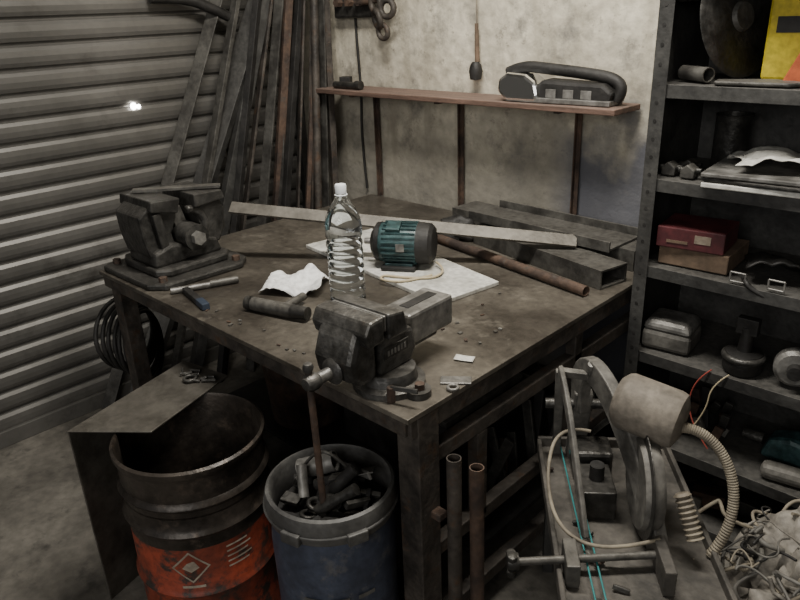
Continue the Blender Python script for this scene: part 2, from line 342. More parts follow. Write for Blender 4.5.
prism('far_jaw',[(.03,.09),(.13,.08),(.16,.13),(.165,.2),(.14,.262),(.06,.268),(.045,.22),(.06,.16)],-.08,.09,m_cast,bevel=.01)
prism('far_jaw_cap',[(.04,.225),(.04,.272),(.15,.268),(.16,.235)],-.11,.11,m_cast,bevel=.004)
cyl('pivot',(-.06,.02,.13),(.13,.02,.13),.045,m_cast); cyl('pivot_nut',(.13,.02,.13),(.15,.02,.13),.025,m_alu,seg=6)
torus('curved_arm',(.085,.02,.16),.06,.014,m_castb,normal=(1,0,0),arc=math.pi)
box('cutter_block',(.02,-.0,.19),(.06,.05,.07),m_steel,rot=(.3,0,.2))
for i,(a,b) in enumerate([(-.155,-.15),(.155,-.14),(.16,.14),(-.16,.15)]): cyl('hold_bolt_%d'%i,(a,b,.02),(a,b,.038),.014,m_rust,seg=6)
flatbar('top_blade',(-.08,-.08,.282),(.09,.16,.277),.035,.01,m_steel)
resetM(); group('lever_shear')
flatbar('steel_flat_bar',(-2.115,1.31,1.00),(-1.14,2.0,.888),.046,.010,m_barm,tilt=-38); group('steel_flat_bar')
# ================================================================ BOTTLE
R=.054;prof=[(0,.004),(.03,0),(.05,.003),(R,.015)]
z=.03
for k in range(7):
    prof+=[(R,z),(R-.003,z+.008),(R,z+.016)]; z+=.024
prof+=[(R,.2),(R-.006,.21),(R,.22),(R,.255),(.05,.275),(.038,.30),(.022,.325),(.0145,.34),(.0145,.36)]
setM((-1.50,1.295,.80))
lathe('bottle_body',prof,m_pet)
lathe('cap',[(0.0,.345),(.016,.345),(.017,.366),(.015,.37),(0,.37)],m_cap); torus('neck_ring',(0,0,.34),.017,.002,m_cap)
resetM(); group('water_bottle')
# ================================================================ MOTOR on bench
setM((-1.585,1.625,.815),D(30),sc=.97)
for s in (-1,1): box('foot_%d'%s,(.0,s*.06,.008),(.12,.035,.014),m_dark)
box('pedestal',(0,0,.014),(.1,.12,.02),m_teal)
lathe('housing',[(0,-.075),(.066,-.075),(.07,-.06),(.07,.06),(.066,.075),(0,.075)],m_teal,(0,0,.082),(1,0,.082))
for k in range(26):
    a=2*math.pi*k/26; bar('fin_%d'%k,(-.058,.072*math.cos(a),.082+.072*math.sin(a)),(.058,.072*math.cos(a),.082+.072*math.sin(a)),.005,.005,m_teal,bevel=0)
lathe('fan_cover',[(0,0),(.058,0),(.07,-.012),(.073,-.05),(.073,-.055)],m_dark,(.115,0,.082),(2,0,.082))
lathe('end_bell',[(0,0),(.04,0),(.068,.018),(.07,.035)],m_dark,(-.105,0,.082),(1,0,.082))
cyl('shaft',(-.135,0,.082),(-.1,0,.082),.011,m_bright)
box('terminal_box',(-.02,-.03,.145),(.05,.05,.02),m_teal,rot=(.35,0,0))
box('rating_plate',(0.01,-.0755,.085),(.03,.003,.028),m_alu)
resetM(); group('electric_motor')
cable('power_cable',[(-1.48,1.68,.83),(-1.42,1.66,.825),(-1.40,1.58,.8195),(-1.50,1.52,.8195),(-1.56,1.50,.8195),(-1.53,1.46,.8195),(-1.45,1.50,.8195),(-1.43,1.6,.8195)],.004,m_yelw); group('power_cable')
prism('white_board',[(-2.03,1.56),(-1.27,1.455),(-1.235,1.70),(-1.98,1.86)],.8005,.814,m_white,'z',bevel=.002); group('white_board')
sheet('paper_rag',(-1.735,1.275,.802),.2,.16,m_paper,amp=.035,freq=14,rot=.5,seed=4,th=.0015); group('paper_rag')
setM((-1.615,1.10,.822),D(15))
cyl('barrel',(-.09,0,0),(.07,0,0),.021,m_steel); cyl('hub',(.07,0,0),(.125,0,.003),.021,m_cast,r2=.019); cyl('collar',(-.1,0,0),(-.075,0,0),.021,m_cast)
cyl('stub',(.03,.0,0),(.03,.11,0),.013,m_steel)
resetM(); group('pipe_fitting')
cyl('file_blade',(-2.01,.985,.811),(-1.96,1.10,.811),.010,m_alu); cyl('file_grip',(-1.96,1.10,.813),(-1.925,1.185,.813),.012,m_steel); group('file')
box('punch_bar',(-1.92,1.01,.811),(.13,.022,.02),m_dark,rot=(0,0,-.2)); box('punch_tip',(-1.83,.992,.812),(.06,.024,.022),m_bluet,rot=(0,0,-.2)); group('cold_chisel')
def rtube(n,p1,p2,w,h,mt,t=.006):
    global M; d=Vector(p2)-Vector(p1); ang=math.atan2(d.y,d.x); old=M
    M=Matrix.Translation(p1)@Matrix.Rotation(ang,4,'Z')@Matrix.Rotation(-math.asin(d.z/d.length),4,'Y')
    L=d.length; bm=bmesh.new()
    O=[(-w/2,0),(w/2,0),(w/2,h),(-w/2,h)];I=[(-w/2+t,t),(w/2-t,t),(w/2-t,h-t),(-w/2+t,h-t)]
    V={}
    for e,x in enumerate((0,L)):
        V[e]=[bm.verts.new((x,*p)) for p in O],[bm.verts.new((x,*p)) for p in I]
    for i in range(4):
        j=(i+1)%4
        bm.faces.new((V[0][0][i],V[1][0][i],V[1][0][j],V[0][0][j])); bm.faces.new((V[0][1][i],V[1][1][i],V[1][1][j],V[0][1][j]))
        for e in (0,1): bm.faces.new((V[e][0][i],V[e][0][j],V[e][1][j],V[e][1][i]))
    o=finish(bm,n,mt); M=old; return o
rtube('rectangular_steel_tube',(-1.55,2.045,.801),(-.955,1.915,.801),.12,.062,m_steel); group('rectangular_steel_tube')
rtube('rectangular_steel_tube',(-1.78,2.2,.801),(-.96,2.135,.801),.14,.07,m_steel); group('rectangular_steel_tube')
flatbar('channel_web',(-1.62,2.13,.876),(-1.02,2.10,.876),.2,.008,m_steel)
flatbar('channel_flange',(-1.62,2.032,.890),(-1.02,2.002,.890),.008,.035,m_steel)
flatbar('channel_flange_b',(-1.62,2.228,.890),(-1.02,2.198,.890),.008,.035,m_steel); group('steel_channel')
pipe('steel_tube',(-1.76,1.93,.818),(-.975,1.785,.818),.0165,m_rust); group('steel_tube')
blob('black_glove',(-1.66,2.0,.835),(.08,.055,.045),m_dark,amp=.5,freq=5,seed=3,flatz=-.033); group('black_glove')
box('plate',(-.945,1.135,.803),(.035,.075,.004),m_alu,rot=(0,0,-.9)); torus('hasp_eye',(-.925,1.10,.806),.012,.004,m_alu); group('hasp')
sheet('paper_scrap',(-1.0,1.235,.8015),.05,.03,m_white,nx=8,ny=8,amp=.004,rot=.4,seed=6,th=.001); group('paper_scrap')
for i in range(22):
    a=random.uniform(-1.85,-1.3);b=random.uniform(.97,1.03)
    if i%2: a=random.uniform(-1.2,-1.0);b=random.uniform(1.3,1.7)
    box('chip_%d'%i,(a,b,.8025),(random.uniform(.006,.016),random.uniform(.004,.01),.003),random.choice([m_steel,m_alu,m_rust]),rot=(0,0,random.uniform(0,3)),bevel=0)
group('metal_chips')
# ================================================================ WOODEN SHELF ON WALL
box('plank',(-1.85,2.215,1.29),(1.49,.18,.02),m_wood)
for i,x in enumerate([-2.38,-1.885,-1.34]):
    angle_iron('bracket_post_%d'%i,(x,2.305,.80),(x,2.305,1.279),.02,.004,m_rust,roll=D(-90))
    bar('bracket_arm_%d'%i,(x+.01,2.14,1.275),(x+.01,2.3,1.275),.02,.008,m_rust)
group('wooden_shelf')
setM((-1.40,2.2,1.302),D(3),sc=1.1)
lathe('metal_nose',[(0,-.03),(.03,-.03),(.04,-.015),(.042,.01),(.03,.03),(0,.03)],m_chrome,(-.13,0,.042),(-.13,1,.042))
prism('metal_cover',[(-.13,.0),(-.165,.03),(-.16,.07),(-.13,.09),(-.06,.085),(-.02,.06),(-.01,.02),(-.02,0)],-.05,.035,m_chrome,'y',bevel=.012)
prism('body',[(-.02,0),(-.02,.06),(.0,.07),(.1,.066),(.2,.064),(.235,.04),(.22,0)],-.04,.04,m_dark,'y',bevel=.012)
for k in range(3): box('body_stripe_%d'%k,(.03+.06*k,-.041,.03),(.035,.003,.026),m_alu,bevel=.001)
cable('top_handle',[(-.15,0,.085),(-.1,0,.108),(.0,0,.10),(.12,0,.09),(.22,0,.078),(.25,0,.045),(.23,0,.015)],.02,m_dark)
box('base_pad',(.05,0,.008),(.36,.095,.016),m_alu)
resetM(); group('electric_planer')
cyl('roller',(-2.5,2.17,1.317),(-2.36,2.17,1.317),.015,m_cast); cyl('ball_end',(-2.36,2.17,1.32),(-2.33,2.17,1.32),.019,m_cast); box('lump',(-2.47,2.21,1.325),(.05,.04,.048),m_dark,rot=(0,0,.5)); group('door_lock_parts')
cable('cord',[(-1.8,2.30,1.75),(-1.8,2.30,1.62),(-1.795,2.3,1.5)],.003,m_hose)
cyl('wood_handle',(-1.795,2.295,1.56),(-1.79,2.295,1.42),.007,m_box,r2=.010)
lathe('bristle_head',[(0,0),(.014,0),(.022,.012),(.027,.035),(.022,.065),(.0,.07)],m_dark,(-1.79,2.285,1.42),(-1.79,2.285,1.2)); group('hanging_brush')
cable('hanging_cable',[(-2.49,2.312,2.0),(-2.5,2.312,1.6),(-2.48,2.312,1.28),(-2.5,2.312,1.05),(-2.47,2.305,.82)],.006,m_dark); group('hanging_cable')
box('plate',(-2.46,2.285,1.66),(.26,.03,.14),m_cast,bevel=.01)
for i,x in enumerate([-2.54,-2.47,-2.40]): cyl('stud_%d'%i,(x,2.28,1.655),(x,2.24,1.655),.018,m_rust,seg=6)
torus('ring_a',(-2.285,2.24,1.645),.034,.014,m_rust2,normal=(.2,1,0)); torus('ring_b',(-2.27,2.23,1.585),.034,.013,m_rust2,normal=(.5,1,.2)); torus('ring_c',(-2.22,2.24,1.625),.032,.013,m_rust2,normal=(-.2,1,0)); torus('ring_d',(-2.245,2.235,1.535),.028,.011,m_rust2,normal=(0,1,0.1)); cyl('pin',(-2.42,2.25,1.65),(-2.19,2.25,1.665),.012,m_rust)
group('shackle_plate')
# ================================================================ LEANING STOCK (one pile)
bars=[((-2.895,1.02,0),(-2.88,2.16,2.3),.06,.008,m_steel),((-2.84,1.14,0),(-2.85,2.26,2.05),.09,.045,m_paint),((-2.80,1.40,0),(-2.82,2.26,2.2),.05,.05,m_paint),
((-2.76,1.55,0),(-2.80,2.27,2.3),.04,.012,m_rust2),((-2.70,1.66,0),(-2.76,2.27,2.4),.05,.01,m_steel),((-2.74,1.80,0),(-2.70,2.27,2.5),.035,.035,m_rust),((-2.66,1.90,0),(-2.68,2.27,2.3),.04,.01,m_rust2),
((-2.60,1.96,0),(-2.64,2.27,2.2),.03,.03,m_rust2),((-2.55,2.05,0),(-2.63,2.28,2.35),.045,.008,m_steel),((-2.50,2.1,0),(-2.64,2.28,2.1),.03,.03,m_rust2),((-2.62,1.75,0),(-2.72,2.25,2.0),.03,.03,m_dark),((-2.57,1.88,0),(-2.65,2.26,1.9),.02,.02,m_rust),
((-2.79,1.28,0),(-2.86,2.2,2.4),.045,.02,m_steel),((-2.72,1.5,0),(-2.84,2.26,2.5),.03,.03,m_dark),((-2.66,1.8,0),(-2.79,2.27,2.45),.03,.012,m_steel)]
for i,(a,b,w,t,mt) in enumerate(bars): bar('length_%d'%i,a,b,w,t,mt,roll=random.uniform(-.4,.4)+(.8 if w>.055 else 0))
pipe('length_pipe',(-2.53,1.98,0),(-2.65,2.26,2.3),.018,m_rust2)
cable('bent_strap',[(-2.90,1.55,1.70),(-2.88,1.70,1.70),(-2.86,1.84,1.64),(-2.86,1.93,1.60)],.022,m_dark)
group('leaning_steel_stock')
for k in range(7): torus('loop_%d'%k,(-2.52+.006*k,1.02+.01*k,.50-.012*k),.13+.012*random.random(),.008,m_dark,normal=(.9,.3+.08*k,.1))
group('cable_coil')
# ================================================================ STEEL DRUM
setM((-1.565,.748,0),sc=1.03)
pr=[(.17,.01),(.19,.0),(.192,.012),(.188,.02),(.188,.18),(.193,.187),(.196,.194),(.193,.201),(.188,.208)]
lathe('drum_lower',[(0,.012)]+pr+[(.188,.34)],m_orange,seg=64)
lathe('drum_mid',[(.188,.34),(.188,.37),(.193,.378),(.198,.386),(.193,.394),(.188,.402),(.188,.44)],m_drum,seg=64)
lathe('drum_upper',[(.188,.435),(.188,.54),(.192,.552),(.197,.560),(.197,.572),(.190,.577),(.186,.568),(.186,.3),(.184,.03),(0,.03)],m_drum,seg=64)
lathe('rib_upper',[(.188,.455),(.195,.462),(.198,.469),(.195,.476),(.188,.483)],m_drum,seg=64)
def patch(n,poly,r,ang,zc,mt):
    bm=bmesh.new(); xs=[p[0] for p in poly]; lo,hi=min(xs),max(xs); K=12; prev=None
    def yr(x):
        ys=[]
        for (a,b),(c,d) in zip(poly,poly[1:]+poly[:1]):
            if (a-x)*(c-x)<=0 and abs(a-c)>1e-9: ys.append(b+(d-b)*(x-a)/(c-a))
        return min(ys),max(ys)
    for k in range(K+1):
        x=lo+(hi-lo)*k/K; x_=min(max(x,lo+1e-5),hi-1e-5); a,b=yr(x_); th=ang+x/r
        v=[bm.verts.new((r*math.cos(th),r*math.sin(th),zc+a)),bm.verts.new((r*math.cos(th),r*math.sin(th),zc+b))]
        if prev: bm.faces.new((prev[0],v[0],v[1],prev[1]))
        prev=v
    return finish(bm,n,mt,smooth=True)
A0=D(-42)
def dia(s): return [(-s,0),(0,-s),(s,0),(0,s)]
patch('label_diamond',dia(.05),.1892,A0,.285,m_label); patch('label_inner',dia(.043),.1896,A0,.285,m_orange); patch('label_flame',[(-.022,-.006),(.0,-.02),(.022,-.006),(.01,.016),(-.008,.01)],.19,A0,.29,m_label)
patch('label_strip',[(-.03,-.004),(.03,-.004),(.03,.004),(-.03,.004)],.1892,A0,.222,m_label)
for k in range(5): patch('label_text_%d'%k,[(-.03,-.003),(.03+.01*(k%2),-.003),(.03+.01*(k%2),.002),(-.03,.002)],.1892,A0+.66,.325-.016*k,m_label)
resetM(); group('steel_drum')
zt=.600
bm=bmesh.new()
V=[bm.verts.new((x,y,zt)) for x,y in [(-1.80,.52),(-1.62,.67),(-1.73,.985),(-1.93,.95)]]; bm.faces.new(V)
W=[bm.verts.new((-1.80,.52,.0)),bm.verts.new((-1.93,.95,.0))]
bm.faces.new((V[0],V[3],W[1],W[0])); finish(bm,'folded_steel_sheet',m_barm,solid=.006,bevel=.002); group('folded_steel_sheet')
for k in range(9): 
    a=-1.80+random.uniform(-.05,.05);b=.91+random.uniform(-.03,.03)
    bar('bit_%d'%k,(a,b,.609),(a+random.uniform(-.04,.04),b+random.uniform(-.03,.03),.612),.008,.006,m_cast)
torus('ring_bit',(-1.79,.89,.611),.018,.005,m_cast); group('metal_offcuts')
# ================================================================ BLUE DRUM
BX,BY,BH=-1.128,.874,.575
setM((BX,BY,0))
h=BH-.496
lathe('shell',[(0,.005),(.128,.0),(.145,.02),(.152,.10),(.155,.36+h),(.151,.40+h),(.146,.42+h),(.146,.44+h)],m_blue,seg=56)
lathe('rim',[(.146,.425+h),(.158,.428+h),(.163,.445+h),(.162,.475+h),(.157,.492+h),(.149,.496+h),(.144,.488+h),(.144,.40+h),(.14,.2+h),(0,.2+h)],m_greypl,seg=56)
torus('hoop',(0,0,.452+h),.162,.005,m_greypl,seg=56)
for a in (D(-75),D(-20),D(200)): box('lug_%.0f'%math.degrees(a),(.163*math.cos(a),.163*math.sin(a),.445+h),(.02,.05,.03),m_greypl,rot=(0,0,a))
for i,a in enumerate((D(-62),D(-38),D(-14))): patch('emboss_%d'%i,[(-.022,-.006),(.022,-.006),(.022,.006),(-.022,.006)],.1575,a,.34,m_greypl)
resetM(); group('blue_plastic_drum')
lathe('fill',[(0,.505),(.137,.495),(.137,.30)],m_dark,(BX,BY,0))
for k in range(36):
    a=random.uniform(0,6.28);r=.105*math.sqrt(random.random());cx,cy=BX+r*math.cos(a),BY+r*math.sin(a)
    z=.515+random.uniform(-.01,.03); th=random.uniform(0,6.28);l=random.uniform(.05,.10)*(1-.5*r/.12);dz=random.uniform(-.02,.03)
    p=(cx-l*.5*math.cos(th),cy-l*.5*math.sin(th),z);q=(cx+l*.5*math.cos(th),cy+l*.5*math.sin(th),z+dz)
    t=random.random();mt=random.choice([m_steel,m_dark,m_cast,m_cast,m_dark,m_rust2])
    if t<.55: bar('piece_%d'%k,p,q,random.uniform(.018,.04),.012,mt,roll=random.random()*3)
    elif t<.9: pipe('piece_%d'%k,p,q,random.uniform(.010,.018),mt)
    else: torus('piece_%d'%k,(cx,cy,z),.018,.006,mt,normal=(random.random()-.5,random.random()-.5,1))
pipe('big_pipe_end',(BX-.105,BY-.01,.56),(BX-.03,BY+.045,.59),.026,m_alu)
lathe('tool_handle_a',[(0,0),(.014,0),(.018,.03),(.015,.1),(.018,.13),(0,.135)],m_dark,(BX+.0,BY-.03,.53),(BX+.07,BY+.03,.63))
lathe('tool_handle_b',[(0,0),(.012,0),(.015,.03),(.012,.08),(.015,.12),(0,.124)],m_cast,(BX+.03,BY-.07,.54),(BX+.10,BY-.02,.60))
bar('spanner',(BX-.05,BY+.08,.55),(BX+.09,BY+.05,.60),.022,.008,m_alu); cyl('spray_nozzle',(BX-.03,BY-.06,.54),(BX-.07,BY-.03,.60),.013,m_alu)
flatbar('trowel_blade',(BX+.0,BY-.0,.58),(BX+.08,BY+.075,.60),.05,.004,m_steel,tilt=20)
cable('wire_hook',[(BX-.09,BY-.03,.56),(BX-.06,BY+.0,.63),(BX+.0,BY+.02,.64),(BX+.02,BY+.05,.58)],.004,m_steel)
group('scrap_metal_pile')
# ================================================================ UNDER BENCH
lathe('rusty_bucket',[(0,.152),(.14,.152),(.17,.48),(.175,.485),(.168,.485),(.14,.16)],m_rust,(-1.98,1.46,0)); group('rusty_bucket')
box('crate_body',(-1.5,1.65,.27),(.5,.4,.24),m_dark); box('crate_lid',(-1.5,1.65,.4),(.52,.42,.02),m_steel); group('tool_crate')
for k in range(14):
    y=1.35+.055*k; bar('piece_%d'%k,(-1.02-random.random()*.1,y,.175+.02*random.random()),(-1.05-random.random()*.12,y+.06,.24+random.random()*.2),.035,.01,random.choice([m_rust,m_steel,m_dark]))
group('scrap_offcuts')
# ================================================================ SHELVING
sx0,sx1,sy0,sy1=-.895,.15,1.925,2.30
zs=[.05,.295,.60,.885,1.148,1.408,1.80]
for i,z in enumerate(zs):
    box('shelf_%d'%i,((sx0+sx1)/2,(sy0+sy1)/2,z-.004),(sx1-sx0-.01,sy1-sy0-.01,.004),m_paint,bevel=0)
    box('shelf_lip_front_%d'%i,((sx0+sx1)/2,sy0+.006,z-.018),(sx1-sx0-.01,.003,.036),m_paint,bevel=.001)
    box('shelf_lip_left_%d'%i,(sx0+.006,(sy0+sy1)/2,z-.018),(.003,sy1-sy0-.01,.036),m_paint,bevel=.001)
    box('shelf_lip_right_%d'%i,(sx1-.006,(sy0+sy1)/2,z-.018),(.003,sy1-sy0-.01,.036),m_paint,bevel=.001)
for n,(x,y,r) in {'fl':(sx0-.001,sy0-.002,0),'fr':(sx1+.001,sy0-.002,90),'bl':(sx0-.001,sy1,-90),'br':(sx1+.001,sy1,180)}.items():
    angle_iron('upright_'+n,(x,y,0),(x,y,2.2),.042,.0025,m_paint,roll=D(r))
bm=bmesh.new()
for k in range(42):
    z=.06+k*.05
    bmesh.ops.create_circle(bm,cap_ends=True,segments=8,radius=.0055,matrix=Matrix.Translation((sx0+.018,sy0-.003,z))@Matrix.Rotation(D(90),4,'X'))
    bmesh.ops.create_circle(bm,cap_ends=True,segments=8,radius=.0055,matrix=Matrix.Translation((sx0+.0022,sy0+.02,z))@Matrix.Rotation(D(90),4,'Y'))
finish(bm,'slot_holes',m_dark)
bm=bmesh.new()
V=[bm.verts.new(p) for p in [(sx0+.001,sy0+.03,0),(sx0+.001,sy1-.03,0),(sx0+.001,sy1-.03,2.2),(sx0+.001,sy0+.03,2.2)]];bm.faces.new(V); finish(bm,'side_panel',m_paint,solid=.001)
bm=bmesh.new()
V=[bm.verts.new(p) for p in [(sx0+.01,sy1-.006,0),(sx1-.01,sy1-.006,0),(sx1-.01,sy1-.006,2.2),(sx0+.01,sy1-.006,2.2)]];bm.faces.new(V); finish(bm,'back_panel',m_paint,solid=.001)
for k in range(3): torus('hung_ring_%d'%k,(-.865+.012*k,1.99+.012*k,1.66),.035,.012,m_cast,normal=(.4,1,0))
cyl('hanger_pin',(-.89,1.93,1.66),(-.85,2.06,1.66),.01,m_rust)
group('shelving_unit')
# --- shelf 1.408
lathe('disc',[(0,-.004),(.155,-.004),(.16,0),(.155,.004),(0,.004)],m_cast,(-.755,2.12,1.57),(-.755+.9,2.12-.28,1.57+.18),48)
lathe('disc_flange',[(0,0),(.04,0),(.035,.012),(0,.012)],m_steel,(-.751,2.119,1.571),(.149,1.839,1.751),32); group('grinding_disc')
box('tin_body',(-.605,2.17,1.52),(.15,.12,.22),m_yellow,bevel=.008); box('tin_label',(-.62,2.109,1.55),(.07,.002,.04),m_dark,bevel=0); cyl('tin_cap',(-.605,2.17,1.63),(-.605,2.17,1.65),.03,m_bright); group('yellow_tin')
prism('orange_scoop',[(-.60,1.409),(-.56,1.50),(-.52,1.60),(-.46,1.66),(-.44,1.60),(-.47,1.50),(-.50,1.409)],2.02,2.05,m_orng,'y'); group('orange_scoop')
pipe('pipe_offcut',(-.86,2.04,1.43),(-.77,1.99,1.43),.02,m_steel); group('pipe_offcut')
prism('steel_trowel',[(-.74,1.95),(-.56,1.96),(-.52,2.0),(-.62,2.05),(-.75,2.0)],1.409,1.420,m_steel,'z'); group('steel_trowel')
# --- shelf 1.148
lathe('rusty_tin',[(0,0),(.05,0),(.05,.15),(.052,.155),(.048,.155),(.046,.05),(0,.05)],m_cast,(-.76,2.2,1.149)); group('rusty_tin')
for k,(x,y) in enumerate([(-.85,2.0),(-.82,2.06),(-.79,1.99)]):
    prism('shackle_body_%d'%k,[(x-.02,1.15),(x+.02,1.15),(x+.022,1.175),(x,1.19),(x-.02,1.175)],y-.02,y+.02,m_steel,'y',bevel=.004); cyl('pin_%d'%k,(x-.03,y,1.17),(x+.035,y,1.172),.008,m_cast)
group('pipe_clamps')
box('board_a',(-.55,2.04,1.157),(.36,.26,.014),m_white,rot=(0,0,.08)); box('board_b',(-.56,2.03,1.172),(.35,.25,.01),m_cast,rot=(0,0,.02)); box('board_c',(-.55,2.04,1.185),(.37,.26,.012),m_alu,rot=(0,0,.1))
group('board_stack')
sheet('folded_cloth',(-.53,2.07,1.192),.32,.22,m_white,amp=.05,freq=7,rot=.3,seed=9); group('folded_cloth')
# --- shelf .885
box('cardboard_box',(-.75,2.07,.915),(.20,.19,.055),m_box,rot=(0,0,.05)); group('cardboard_box')
box('box_body',(-.765,2.045,.975),(.19,.16,.062),m_maroon,rot=(0,0,.12)); 
box('label',(-.72,1.969,.98),(.045,.002,.024),m_label,rot=(0,0,.12),bevel=0); box('label_b',(-.79,1.960,.965),(.06,.002,.008),m_box,rot=(0,0,.12),bevel=0); group('maroon_box')
sheet('strap_web',(-.50,2.08,.888),.24,.18,m_dark,amp=.06,freq=7,rot=.4,seed=2,th=.006)
cable('strap',[(-.60,1.98,.895),(-.58,1.93,.905),(-.56,1.93,.88),(-.50,1.94,.86)],.007,m_dark)
for k,(x,y) in enumerate([(-.60,1.955),(-.50,1.955)]):
    for (a,b) in (((-.020,0),(.020,0)),((-.020,.026),(.020,.026)),((-.020,0),(-.020,.026)),((.020,0),(.020,.026))):
        cyl('buckle_%d'%k,(x+a[0],y-.02,.893+a[1]),(x+b[0],y-.02,.893+b[1]),.003,m_alu,seg=10)
group('tool_harness')
# --- shelf .60
box('case_body',(-.80,2.03,.635),(.15,.13,.065),m_greyp,rot=(0,0,.1),bevel=.014); box('case_lid',(-.80,2.03,.685),(.155,.135,.035),m_alu,rot=(0,0,.1),bevel=.014,top=(.8,.8)); group('junction_box')
lathe('stator',[(0,0),(.05,0),(.055,.01),(.055,.05),(.05,.06),(.02,.065),(.018,.14),(0,.14)],m_dark,(-.57,2.0,.602)); torus('winding',(-.57,2.0,.65),.052,.01,m_cast); box('bracket',(-.57,2.0,.745),(.06,.03,.05),m_dark); group('motor_armature')
cable('wire_a',[(-.63,1.93,.61),(-.66,1.915,.58),(-.68,1.91,.5),(-.65,1.90,.42),(-.60,1.905,.36)],.0022,m_redw)
cable('wire_b',[(-.58,1.93,.61),(-.62,1.912,.57),(-.62,1.905,.48),(-.66,1.90,.40)],.0022,m_yelw); group('loose_wires')
setM((-.43,1.99,.605),D(15))
lathe('head',[(0,-.022),(.045,-.022),(.055,-.012),(.055,.012),(.045,.022),(0,.022)],m_alu,(0,0,.058),(0,-1,.058)); lathe('spindle',[(0,0),(.02,0),(.02,.03),(0,.03)],m_dark,(0,-.02,.058),(0,-1,.058)); 
prism('grinder_body',[(.03,.02),(.04,.09),(.16,.085),(.26,.075),(.26,.03),(.14,.02)],-.03,.03,m_alu,'y',bevel=.012); resetM(); group('angle_grinder')
# --- shelf .295
prism('tool_shell',[(-.50,.3),(-.48,.37),(-.42,.39),(-.33,.38),(-.28,.33),(-.28,.3)],2.06,2.14,m_teal,'y',bevel=.015); cyl('chuck',(-.50,2.10,.34),(-.56,2.10,.34),.018,m_cast); group('electric_drill')
box('plastic_housing',(-.40,1.985,.32),(.13,.06,.045),m_greyp,rot=(0,0,.15),bevel=.018); group('plastic_housing')
for i in range(22):
    x=random.uniform(-.86,-.62);y=random.uniform(1.97,2.22);l=random.uniform(.04,.08);th=random.uniform(0,6)
    bar('junk_%d'%i,(x,y,.31),(x+l*math.cos(th)*.4,y+l*.3*math.sin(th),.33+random.random()*.06),.028,.015,random.choice([m_rust,m_dark,m_greyp,m_cast]))
group('spare_parts')
for i in range(14):
    x=random.uniform(-.82,-.2);y=random.uniform(2.0,2.2);box('part_%d'%i,(x,y,.08+.02*random.random()),(random.uniform(.04,.12),.06,.05),random.choice([m_rust,m_dark,m_greyp,m_cast]),rot=(0,0,random.random()))
group('loose_parts')
# ================================================================ CHOP SAW
setM((-.73,1.245,0),D(38.3))
Z=.44
box('tray',(.17,-.02,Z),(.36,.66,.012),m_tray); 
for i,(a,b,c,d) in enumerate([(.17,.31,.36,.012),(.17,-.35,.36,.012)]): box('tray_lip_%d'%i,(a,b,Z+.015),(c,d,.04),m_tray)
for i,a in enumerate([-.006,.346]): box('tray_side_%d'%i,(a,-.02,Z+.012),(.012,.66,.036),m_tray)
for i,(a,b) in enumerate([(.02,-.32),(.32,-.32),(.02,.28),(.32,.28)]): angle_iron('stand_leg_%d'%i,(a,b,0),(a,b,Z),.03,.004,m_paint)
def bez(P,n=26):
    out=[]
    for i in range(n+1):
        t=i/n; Q=[p.copy() for p in P]
        while len(Q)>1: Q=[a.lerp(b,t) for a,b in zip(Q,Q[1:])]
        out.append(Q[0])
    return out
ribbon('swing_arm',bez([Vector(p) for p in [(.095,.25,.60),(.08,.30,.80),(.12,.18,.80),(.17,.06,.70),(.20,-.05,.60),(.225,-.13,.46)]]),.032,lambda t:.05+.02*math.sin(3.1*t),m_greyp,(.94,.34,0))
bar('pivot_post',(.09,.27,Z),(.10,.255,.66),.05,.035,m_greyp,bevel=.006)
bar('back_arm',(.04,.28,Z),(.03,.22,.74),.022,.018,m_greyp); bar('cross_arm',(.03,.22,.735),(.11,.21,.73),.02,.02,m_greyp)
ribbon('side_arm',bez([Vector(p) for p in [(.03,.22,.745),(.035,.1,.74),(.05,-.02,.60),(.065,-.10,.47)]]),.014,.022,m_greyp,(.94,.34,0))
cyl('pivot_shaft',(.0,.255,.62),(.17,.255,.62),.014,m_cast); cyl('arm_nut',(.105,.20,.745),(.105,.19,.775),.012,m_bright,seg=6)
cable('return_spring',[(.13,.26,.52),(.15,.2,.6),(.15,.12,.66)],.008,m_cast)
lathe('blade_guard',[(0,-.022),(.105,-.022),(.112,-.01),(.112,.012),(.105,.022),(0,.022)],m_greyp,(.205,-.03,.58),(1.2,-.03,.58),40)
lathe('blade_hub',[(0,0),(.03,0),(.03,.012),(0,.012)],m_cast,(.227,-.03,.58),(1.2,-.03,.58)); lathe('cutting_disc',[(0,-.0015),(.132,-.0015),(.132,.0015),(0,.0015)],m_cast,(.195,-.03,.585),(-1,-.03,.585),40)
a=Vector((.155,.055,.755));b=Vector((.285,-.02,.735))
lathe('motor_can',[(0,-.012),(.05,-.012),(.064,0),(.068,.01),(.068,.12),(.064,.135),(.04,.145),(0,.145)],m_beige,a,b,40)
cyl('motor_foot',(.215,.02,.62),(.215,.02,.70),.03,m_greyp)
cyl('clamp_screw',(-.10,-.20,Z+.045),(.22,-.16,Z+.045),.009,m_steel); lathe('clamp_wheel',[(0,0),(.018,0),(.022,.01),(.018,.025),(0,.025)],m_cast,(-.12,-.20,Z+.045),(1,-.1,Z+.045))
for k in range(3):
    an=2*math.pi*k/3; lathe('wheel_lobe_%d'%k,[(0,-.01),(.01,-.006),(.012,0),(.01,.006),(0,.01)],m_cast,(-.11,-.20+.024*math.cos(an),Z+.045+.024*math.sin(an)))
box('clamp_block',(.02,-.19,Z+.04),(.03,.09,.06),m_steel); box('fence',(.22,-.165,Z+.04),(.025,.16,.065),m_tray)
box('saddle_block',(.11,.05,Z+.05),(.08,.12,.08),m_cast); box('gear_case',(.12,.19,Z+.05),(.10,.09,.09),m_cast,bevel=.01)
cyl('saddle_knob',(.11,.05,Z+.09),(.11,.05,Z+.13),.018,m_dark)
